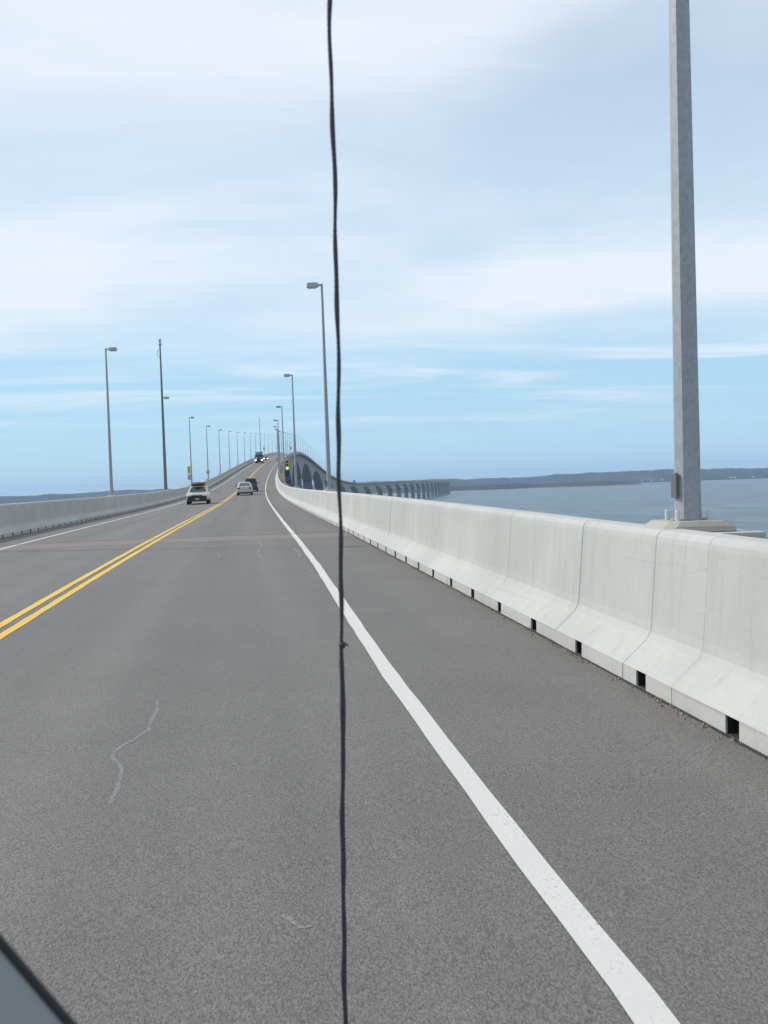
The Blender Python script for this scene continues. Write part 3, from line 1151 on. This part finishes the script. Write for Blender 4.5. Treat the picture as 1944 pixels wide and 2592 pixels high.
    MB().box((0, yf + 0.045, 0.40), (W * 1.75, 0.10, 0.24)).build('front_bumper', spec.get('bumper', paint), root, bevel=0.04)
    MB().box((0, yf + 0.085, 0.30), (W * 1.2, 0.06, 0.12)).build('air_intake', M['trim'], root, bevel=0.01)
    MB().box((0, yr - 0.045, 0.47), (W * 1.82, 0.12, 0.24)).build('rear_bumper', paint, root, bevel=0.04)
    MB().box((0, yr - 0.012, 0.27), (W * 1.5, 0.10, 0.15)).build('under_panel', M['trim'], root, bevel=0.01)
    MB().box((0, yr - 0.02, spec['plate_z']), (0.34, 0.03, 0.15)).build('number_plate', M['plate'], root, bevel=0.004)
    MB().box((0, yf + 0.105, 0.42), (0.34, 0.02, 0.15)).build('number_plate', M['sign_grey'] if not lit else M['trim'], root, bevel=0.004)
    return root


SEDAN = dict(W=0.87, r=0.31, axles=(-1.32, 1.34), tail_z=0.80, head_z=0.66, plate_z=0.78,
             body=[(-2.30, 0.74, 0.34, 0.92, 0.95), (-2.22, 0.82, 0.27, 0.97, 1.01), (-1.5, 0.865, 0.24, 0.95, 1.01), (-0.6, 0.87, 0.20, 0.93, 0.98), (0.4, 0.87, 0.20, 0.91, 0.97), (1.1, 0.865, 0.22, 0.88, 0.95), (1.9, 0.83, 0.24, 0.80, 0.84), (2.22, 0.74, 0.26, 0.68, 0.74), (2.30, 0.66, 0.30, 0.60, 0.66)],
             cabin=dict(z=(0.96, 1.42), w=(0.80, 0.60), rear=(-1.72, -0.98), front=(0.98, 0.22)))
SUV = dict(W=0.93, r=0.35, axles=(-1.38, 1.42), tail_z=1.05, head_z=0.78, plate_z=0.95,
           body=[(-2.32, 0.82, 0.38, 1.02, 1.06), (-2.26, 0.89, 0.32, 1.06, 1.10), (-1.4, 0.93, 0.28, 1.05, 1.09), (0.4, 0.93, 0.26, 1.03, 1.07), (1.15, 0.92, 0.28, 1.00, 1.06), (2.0, 0.88, 0.30, 0.90, 0.96), (2.32, 0.78, 0.34, 0.78, 0.84)],
           cabin=dict(z=(1.06, 1.70), w=(0.86, 0.70), rear=(-2.28, -2.02), front=(1.05, 0.30)), side_windows=((0.05, 0.28), (0.31, 0.58), (0.61, 0.90)))
WAGON = dict(SEDAN)
WAGON['body'] = [(-2.30, 0.78, 0.34, 0.90, 0.94), (-2.22, 0.84, 0.27, 0.95, 1.0), (-1.5, 0.87, 0.24, 0.95, 1.01), (-0.6, 0.875, 0.20, 0.93, 0.98), (0.4, 0.875, 0.20, 0.91, 0.97), (1.1, 0.87, 0.22, 0.90, 0.97), (1.9, 0.85, 0.24, 0.85, 0.89), (2.22, 0.80, 0.26, 0.74, 0.79), (2.30, 0.76, 0.30, 0.66, 0.70)]
WAGON['cabin'] = dict(z=(0.96, 1.40), w=(0.81, 0.64), rear=(-2.20, -1.85), front=(1.02, 0.30))
WAGON['mirror'] = M['white_car']
WAGON['bumper'] = M['trim']  # dark bumper: shade on the car front put into its colour
WAGON['head_z'] = 0.67
car_silver = make_car('car', 'pale silver sedan seen from behind in the right lane', 'car', 120.5, 1.42, 1, M['silver'], SEDAN, 'glass_pale')
car_dark = make_car('car', 'dark blue van-like car just ahead of the pale silver sedan', 'car', 139.0, 1.88, 1, M['navy'], SUV)
car_on = make_car('car', 'oncoming white car with luggage on its roof in the left lane', 'car', 86.5, -1.80, -1, M['white_car'], WAGON)
MB().box((0, 2.315, 0.47), (1.44, 0.12, 0.36)).build('shade_fascia', M['trim'], car_on, bevel=0.03)  # added dark panel painting the shade on the lower front
MB().box((0.0, 2.28, 0.645), (0.95, 0.10, 0.13)).build('upper_grille', M['trim'], car_on, bevel=0.02)  # dark grille area enlarged as part of the painted front shade
car_lit = make_car('car', 'oncoming car with lit headlights half hidden behind the truck near the crest', 'car', 392.0, -1.30, -1, M['navy'], SEDAN, lit=True)

# luggage on the roof of the oncoming car
bpy.context.view_layer.update()


def lump(name, root, c, size, mat, label, cat, seed):
    rnd = random.Random(seed)
    mb = MB()
    rg = []
    n = 14
    for i in range(7):
        v = -1 + 2 * i / 6
        k = (1 - abs(v) ** 3.2) ** 0.45 if abs(v) < 1 else 0.12
        rg.append([(size[0] / 2 * k * math.copysign(abs(math.cos(a)) ** 0.6, math.cos(a)) * rnd.uniform(0.93, 1.07), size[1] / 2 * v,
                    size[2] / 2 * k * math.copysign(abs(math.sin(a)) ** 0.6, math.sin(a)) * rnd.uniform(0.93, 1.05)) for a in [2 * math.pi * j / n for j in range(n)]])
    mb.rings(rg)
    o = mb.build(name, mat, smooth=True)
    o.matrix_world = root.matrix_world @ Matrix.Translation(c)
    tag(o, label, cat)
    return o


lump('luggage_bag', car_on, (0.04, -0.35, 1.60), (1.16, 1.6, 0.28), M['bag_brown'], 'brown soft bag lying across the roof of the oncoming white car', 'bag', 1)
lump('luggage_bag', car_on, (-0.40, -0.30, 1.76), (0.30, 0.55, 0.17), M['bag_white'], 'small white bundle on top of the brown roof bag', 'bundle', 2)
rack = empty('roof_rack')
rack.matrix_world = car_on.matrix_world @ Matrix.Translation((0, -0.45, 1.455))
tag(rack, 'dark roof rack under the bags on the oncoming white car', 'roof rack')
for y in (-0.5, 0.5):
    MB().box((0, y, 0.0), (1.16, 0.05, 0.035)).build('crossbar', M['trim'], rack)
for x in (-0.52, 0.52):
    for y in (-0.5, 0.5):
        MB().box((x, y, -0.015), (0.07, 0.09, 0.075)).build('foot', M['trim'], rack)


# conventional highway truck
def make_truck(s, off):
    g = math.atan(grade(s))
    r = empty('truck', P(s, off, 0))
    r.rotation_euler = (-g, 0, -heading(s) + math.pi)
    tag(r, 'dark blue highway truck with lit headlights coming over the rise', 'truck')

    def loft(st, name, mat, par=r, bevel=0.04):
        rg = []
        for y, w, z0, z1 in st:
            c = min(0.14, w * 0.3)
            rg.append([(-w, y, z0), (w, y, z0), (w, y, z1 - c), (w - c, y, z1), (-w + c, y, z1), (-w, y, z1 - c)])
        return MB().rings(rg).build(name, mat, par, bevel=bevel)
    blue = M['truck_blue']
    loft([(1.0, 0.98, 0.75, 1.95), (2.2, 0.88, 0.75, 1.88), (3.1, 0.74, 0.75, 1.74), (3.32, 0.62, 0.80, 1.62)], 'bonnet', blue)
    cab = loft([(-1.4, 1.16, 0.75, 2.75), (0.9, 1.16, 0.75, 2.72), (1.12, 1.10, 0.80, 2.05)], 'cab', blue)
    loft([(-3.0, 1.2, 0.75, 3.62), (-0.9, 1.2, 0.75, 3.70), (-0.2, 1.1, 2.6, 3.45), (0.75, 0.95, 2.6, 2.85)], 'sleeper', blue)
    for sx in (-1, 1):
        MB().rings([[(sx * 0.06, 1.02 + .015, 2.12), (sx * 1.02, 1.02, 2.12), (sx * 1.0, 0.96, 2.62), (sx * 0.06, 0.98, 2.62)],
                    [(sx * 0.06, 1.07 + .045, 2.12), (sx * 1.02, 1.10, 2.12), (sx * 1.0, 1.0, 2.62), (sx * 0.06, 1.02, 2.62)]]).build('windscreen', M['glass'], cab)
        MB().box((sx * 1.17, 0.1, 2.2), (0.03, 0.9, 0.6)).build('side_window', M['glass'], cab)
        MB().lathe([(0.07, 0.0), (0.075, 0.4), (0.075, 2.6), (0.06, 2.9)], 12, (sx * 1.24, -1.15, 0.9)).build('exhaust_stack', M['chrome'], r)
        m = MB().box((sx * 1.42, 0.85, 2.25), (0.20, 0.08, 0.62)).build('mirror', M['trim'], r, bevel=0.02)
        MB().box((sx * 1.27, 0.85, 2.25), (0.22, 0.03, 0.03)).build('stalk', M['trim'], m)
        f = loft([(1.75, 1.22, 0.95, 1.30), (2.4, 1.22, 0.95, 1.36), (3.25, 1.12, 0.75, 1.15)], 'fender', blue) if sx == 1 else None
        hl = MB().lathe([(0.04, 0.0), (0.16, -0.02), (0.18, -0.08)], 16, (sx * 0.98, 3.36, 0.98), 'y').build('headlight', M['head_on'], r)
        MB().box((sx * 1.0, -0.4, 0.62), (0.5, 1.5, 0.55)).build('fuel_tank', M['chrome'], r, bevel=0.12)
        wheel(r, sx * 1.0, 2.45, 0.50, 0.30)
        for y in (-3.6, -4.9):
            wheel(r, sx * 0.92, y, 0.50, 0.55)
    MB().box((0, 3.35, 1.15), (0.80, 0.06, 0.85)).build('grille', M['trim'], r, bevel=0.02)
    MB().box((0, 3.42, 0.55), (2.3, 0.22, 0.34)).build('bumper', M['trim'], r, bevel=0.05)
    MB().box((0, -1.2, 0.75), (0.85, 9.0, 0.28)).build('chassis', M['trim'], r)
    return r


make_truck(352.0, -2.15)

# brown lorry far out on the lower stretch
s_ = 1425.0
r_ = empty('lorry', P(s_, 1.9, 0), -heading(s_))
tag(r_, 'tiny brown box lorry on the distant stretch of the bridge', 'lorry')
MB().box((0, -1.0, 2.4), (2.5, 7.4, 2.9)).build('cargo_box', M['brown'], r_, bevel=0.05)
MB().box((0, 3.9, 1.75), (2.3, 1.9, 2.1), top=0.92).build('cab', M['brown'], r_, bevel=0.06)
for x in (-1.0, 1.0):
    for y in (-3.2, 3.8):
        wheel(r_, x, y, 0.48, 0.35)

# ------------------------------------------------------------------ houses on the far shore
M['house_w'] = plain('white_clapboard', (0.78, 0.77, 0.74), 0.7)
M['house_r'] = plain('house_roof', (0.10, 0.095, 0.09), 0.8)
HOUSES = [(18.9, 'white house at the left end of the shore cluster', 16, 9), (20.85, 'white house by the tip of the headland', 13, 8), (21.3, 'low white house right of the headland tip', 18, 7), (21.85, 'larger white house right of the headland tip', 15, 10),
          (22.3, 'small white house on the shore left of the foreground post', 11, 8), (25.25, 'white house on the right shore, first of the right pair', 16, 10), (25.45, 'long white house on the right shore beside the pair', 24, 8), (26.35, 'single white house near the right picture edge', 14, 9)]
for d, lab, L_, H_ in HOUSES:
    az = R(d)
    shore = 7300 + 420 * math.sin(az * 9.0 + 0.6) + 160 * math.sin(az * 31) + 60 * math.sin(az * 83) + 60
    h = empty('house', (shore * math.sin(az), shore * math.cos(az), WATER + 8.0), -az)
    tag(h, lab, 'house', 'white houses along the far shore')
    w = MB().box((0, 0, H_ * 0.5 - 3), (L_, 10, H_ + 2)).build('wall', M['house_w'], h)
    z = H_ - 2
    MB().rings([[(-L_ / 2 - .4, -5.4, z), (-L_ / 2 - .4, 0, z + 3.6), (-L_ / 2 - .4, 5.4, z)], [(L_ / 2 + .4, -5.4, z), (L_ / 2 + .4, 0, z + 3.6), (L_ / 2 + .4, 5.4, z)]]).build('roof', M['house_r'], h)

# ------------------------------------------------------------------ tie-down cord and cowl of the vehicle the picture is taken from
ROPE = [(2.8043, 1.5569, 2.274), (2.8037, 1.5623, 2.23), (2.8027, 1.5669, 2.192), (2.8028, 1.5696, 2.1697), (2.8023, 1.5775, 2.1022), (2.802, 1.5843, 2.0437), (2.8025, 1.5879, 2.0108), (2.8046, 1.5959, 1.9379), (2.8022, 1.6029, 1.8777), (2.8025, 1.6073, 1.8371), (2.8023, 1.611, 1.8031), (2.8012, 1.6207, 1.7137), (2.8013, 1.6259, 1.665), (2.7996, 1.6298, 1.6301), (2.7997, 1.6349, 1.5808), (2.7984, 1.6373, 1.5595), (2.7981, 1.6439, 1.4953), (2.7966, 1.6521, 1.416), (2.7967, 1.6594, 1.3431), (2.7956, 1.6663, 1.2746), (2.7951, 1.6705, 1.2322), (2.7929, 1.6759, 1.18), (2.7927, 1.6817, 1.1197), (2.7899, 1.6892, 1.0437), (2.7892, 1.6965, 0.9668), (2.7863, 1.704, 0.8892), (2.7849, 1.7114, 0.8108), (2.7841, 1.7186, 0.7316), (2.7839, 1.7266, 0.642), (2.7834, 1.7329, 0.5708), (2.783, 1.742, 0.46)]
zz = np.array([p[2] for p in ROPE])[::-1]
xx = np.array([p[0] for p in ROPE])[::-1]
yy = np.array([p[1] for p in ROPE])[::-1]
NR = 420
rope_pts, rope_r = [], []
rnd = random.Random(9)
ph = [rnd.random() * 6.28 for _ in range(6)]
for i in range(NR):
    z = 0.46 + (2.274 - 0.46) * i / (NR - 1)
    wob = 0.0009 * math.sin(z * 21 + ph[0]) + 0.0006 * math.sin(z * 47 + ph[1])
    # smoothed interpolation
    zs = [z - 0.02, z - 0.01, z, z + 0.01, z + 0.02]
    rope_pts.append((float(np.mean(np.interp(zs, zz, xx))) + wob, float(np.mean(np.interp(zs, zz, yy))) + 0.0006 * math.sin(z * 33 + ph[2]), z))
    rope_r.append(0.0033 + 0.0004 * math.sin(z * 29 + ph[3]) + 0.0003 * math.sin(z * 71 + ph[4]) + 0.00025 * math.sin(z * 690) + (0.0007 if z < 1.25 else 0))
M['rope'] = plain('dark_cord_fibre', (0.038, 0.033, 0.050), 0.6, 0, 0.5, 220)
rope = empty('cord', (2.783, 1.742, 0.46))
tag(rope, 'thin dark cord hanging taut from top to bottom close to the camera', 'cord')
cmb = MB().tube(rope_pts, rope_r, 10)
cmb.v = [(a - 2.783, b - 1.742, c - 0.46) for a, b, c in cmb.v]
cmb.build('strand', M['rope'], rope, smooth=True)
k1 = Vector((2.7958, 1.6663, 1.2746)) - Vector((2.783, 1.742, 0.46))
MB().lathe([(0.001, -0.006), (0.0045, -0.0045), (0.0058, 0.0), (0.0045, 0.0045), (0.001, 0.006)], 12, k1).build('knot', M['rope'], rope, smooth=True)
MB().tube([k1, k1 + Vector((0.006, -0.001, 0.0005)), k1 + Vector((0.0095, -0.001, -0.0015))], [0.0032, 0.0022, 0.0012], 8).build('loose_end', M['rope'], rope, smooth=True)

E = [Vector((2.386, 0.668, 1.4122)), Vector((2.4296, 0.6501, 1.3662)), Vector((2.511, 0.6175, 1.2785)), Vector((2.5552, 0.5907, 1.2359)), Vector((2.5969, 0.5644, 1.1999)), Vector((2.637, 0.538, 1.168))]
E = [p + Vector((-0.0048, 0, 0)) for p in E]
cowl = empty('vehicle_cowl', E[2])
tag(cowl, 'grey vehicle cowl edged with a dark rubber seal in the lower left corner', 'cowl')
edge = []
for i in range(len(E) - 1):
    for k in range(6):
        edge.append(E[i].lerp(E[i + 1], k / 6))
edge.append(E[-1])
edge = [sum((edge[max(0, min(len(edge) - 1, i + j))] for j in range(-3, 4)), Vector()) / 7 for i in range(len(edge))]
Dv = Vector((-0.72, -0.42, -0.36)).normalized()
nv = (E[3] - E[2]).cross(Dv).normalized()
if nv.z < 0:
    nv = -nv
rows = []
for j in range(12):
    t = j / 11 * 0.34
    rows.append([tuple(p + Dv * t + nv * (0.010 * math.sin(min(1, t / 0.05) * 1.57) - 0.9 * t * t) - E[2]) for p in edge])
M['cowl'] = plain('cowl_grey_paint', (0.22, 0.225, 0.225), 0.42, 0.0, 0.08, 6)
M['seal'] = plain('rubber_seal', (0.012, 0.012, 0.012), 0.7)
top_ = MB().rings(rows, close=False, caps=False)
low_ = [[tuple(Vector(p) - nv * 0.006) for p in r] for r in rows]
top_.rings(low_, close=False, caps=False)
top_.build('panel', M['cowl'], cowl, smooth=True)
MB().tube([p - E[2] + Dv * -0.001 for p in edge], 0.0028, 10).build('rubber_seal', M['seal'], cowl, smooth=True)

# ------------------------------------------------------------------ haze
HZ = 12600.0
zb_, zt_ = WATER - 1.5, 130.0
hz = MB().box((0, 0, (zb_ + zt_) / 2), (2 * HZ, 2 * HZ, zt_ - zb_))
hm = bpy.data.materials.new('sea_haze')
hm.use_nodes = True
ht = hm.node_tree
ht.nodes.clear()
ho = ht.nodes.new('ShaderNodeOutputMaterial')
pv = ht.nodes.new('ShaderNodeVolumePrincipled')
pv.inputs['Color'].default_value = (0.50, 0.69, 1.0, 1)
pv.inputs['Density'].default_value = 7.0e-5
pv.inputs['Anisotropy'].default_value = 0.0
ht.links.new(pv.outputs[0], ho.inputs['Volume'])
haze = hz.build('haze', hm)
tag(haze, kind='stuff')
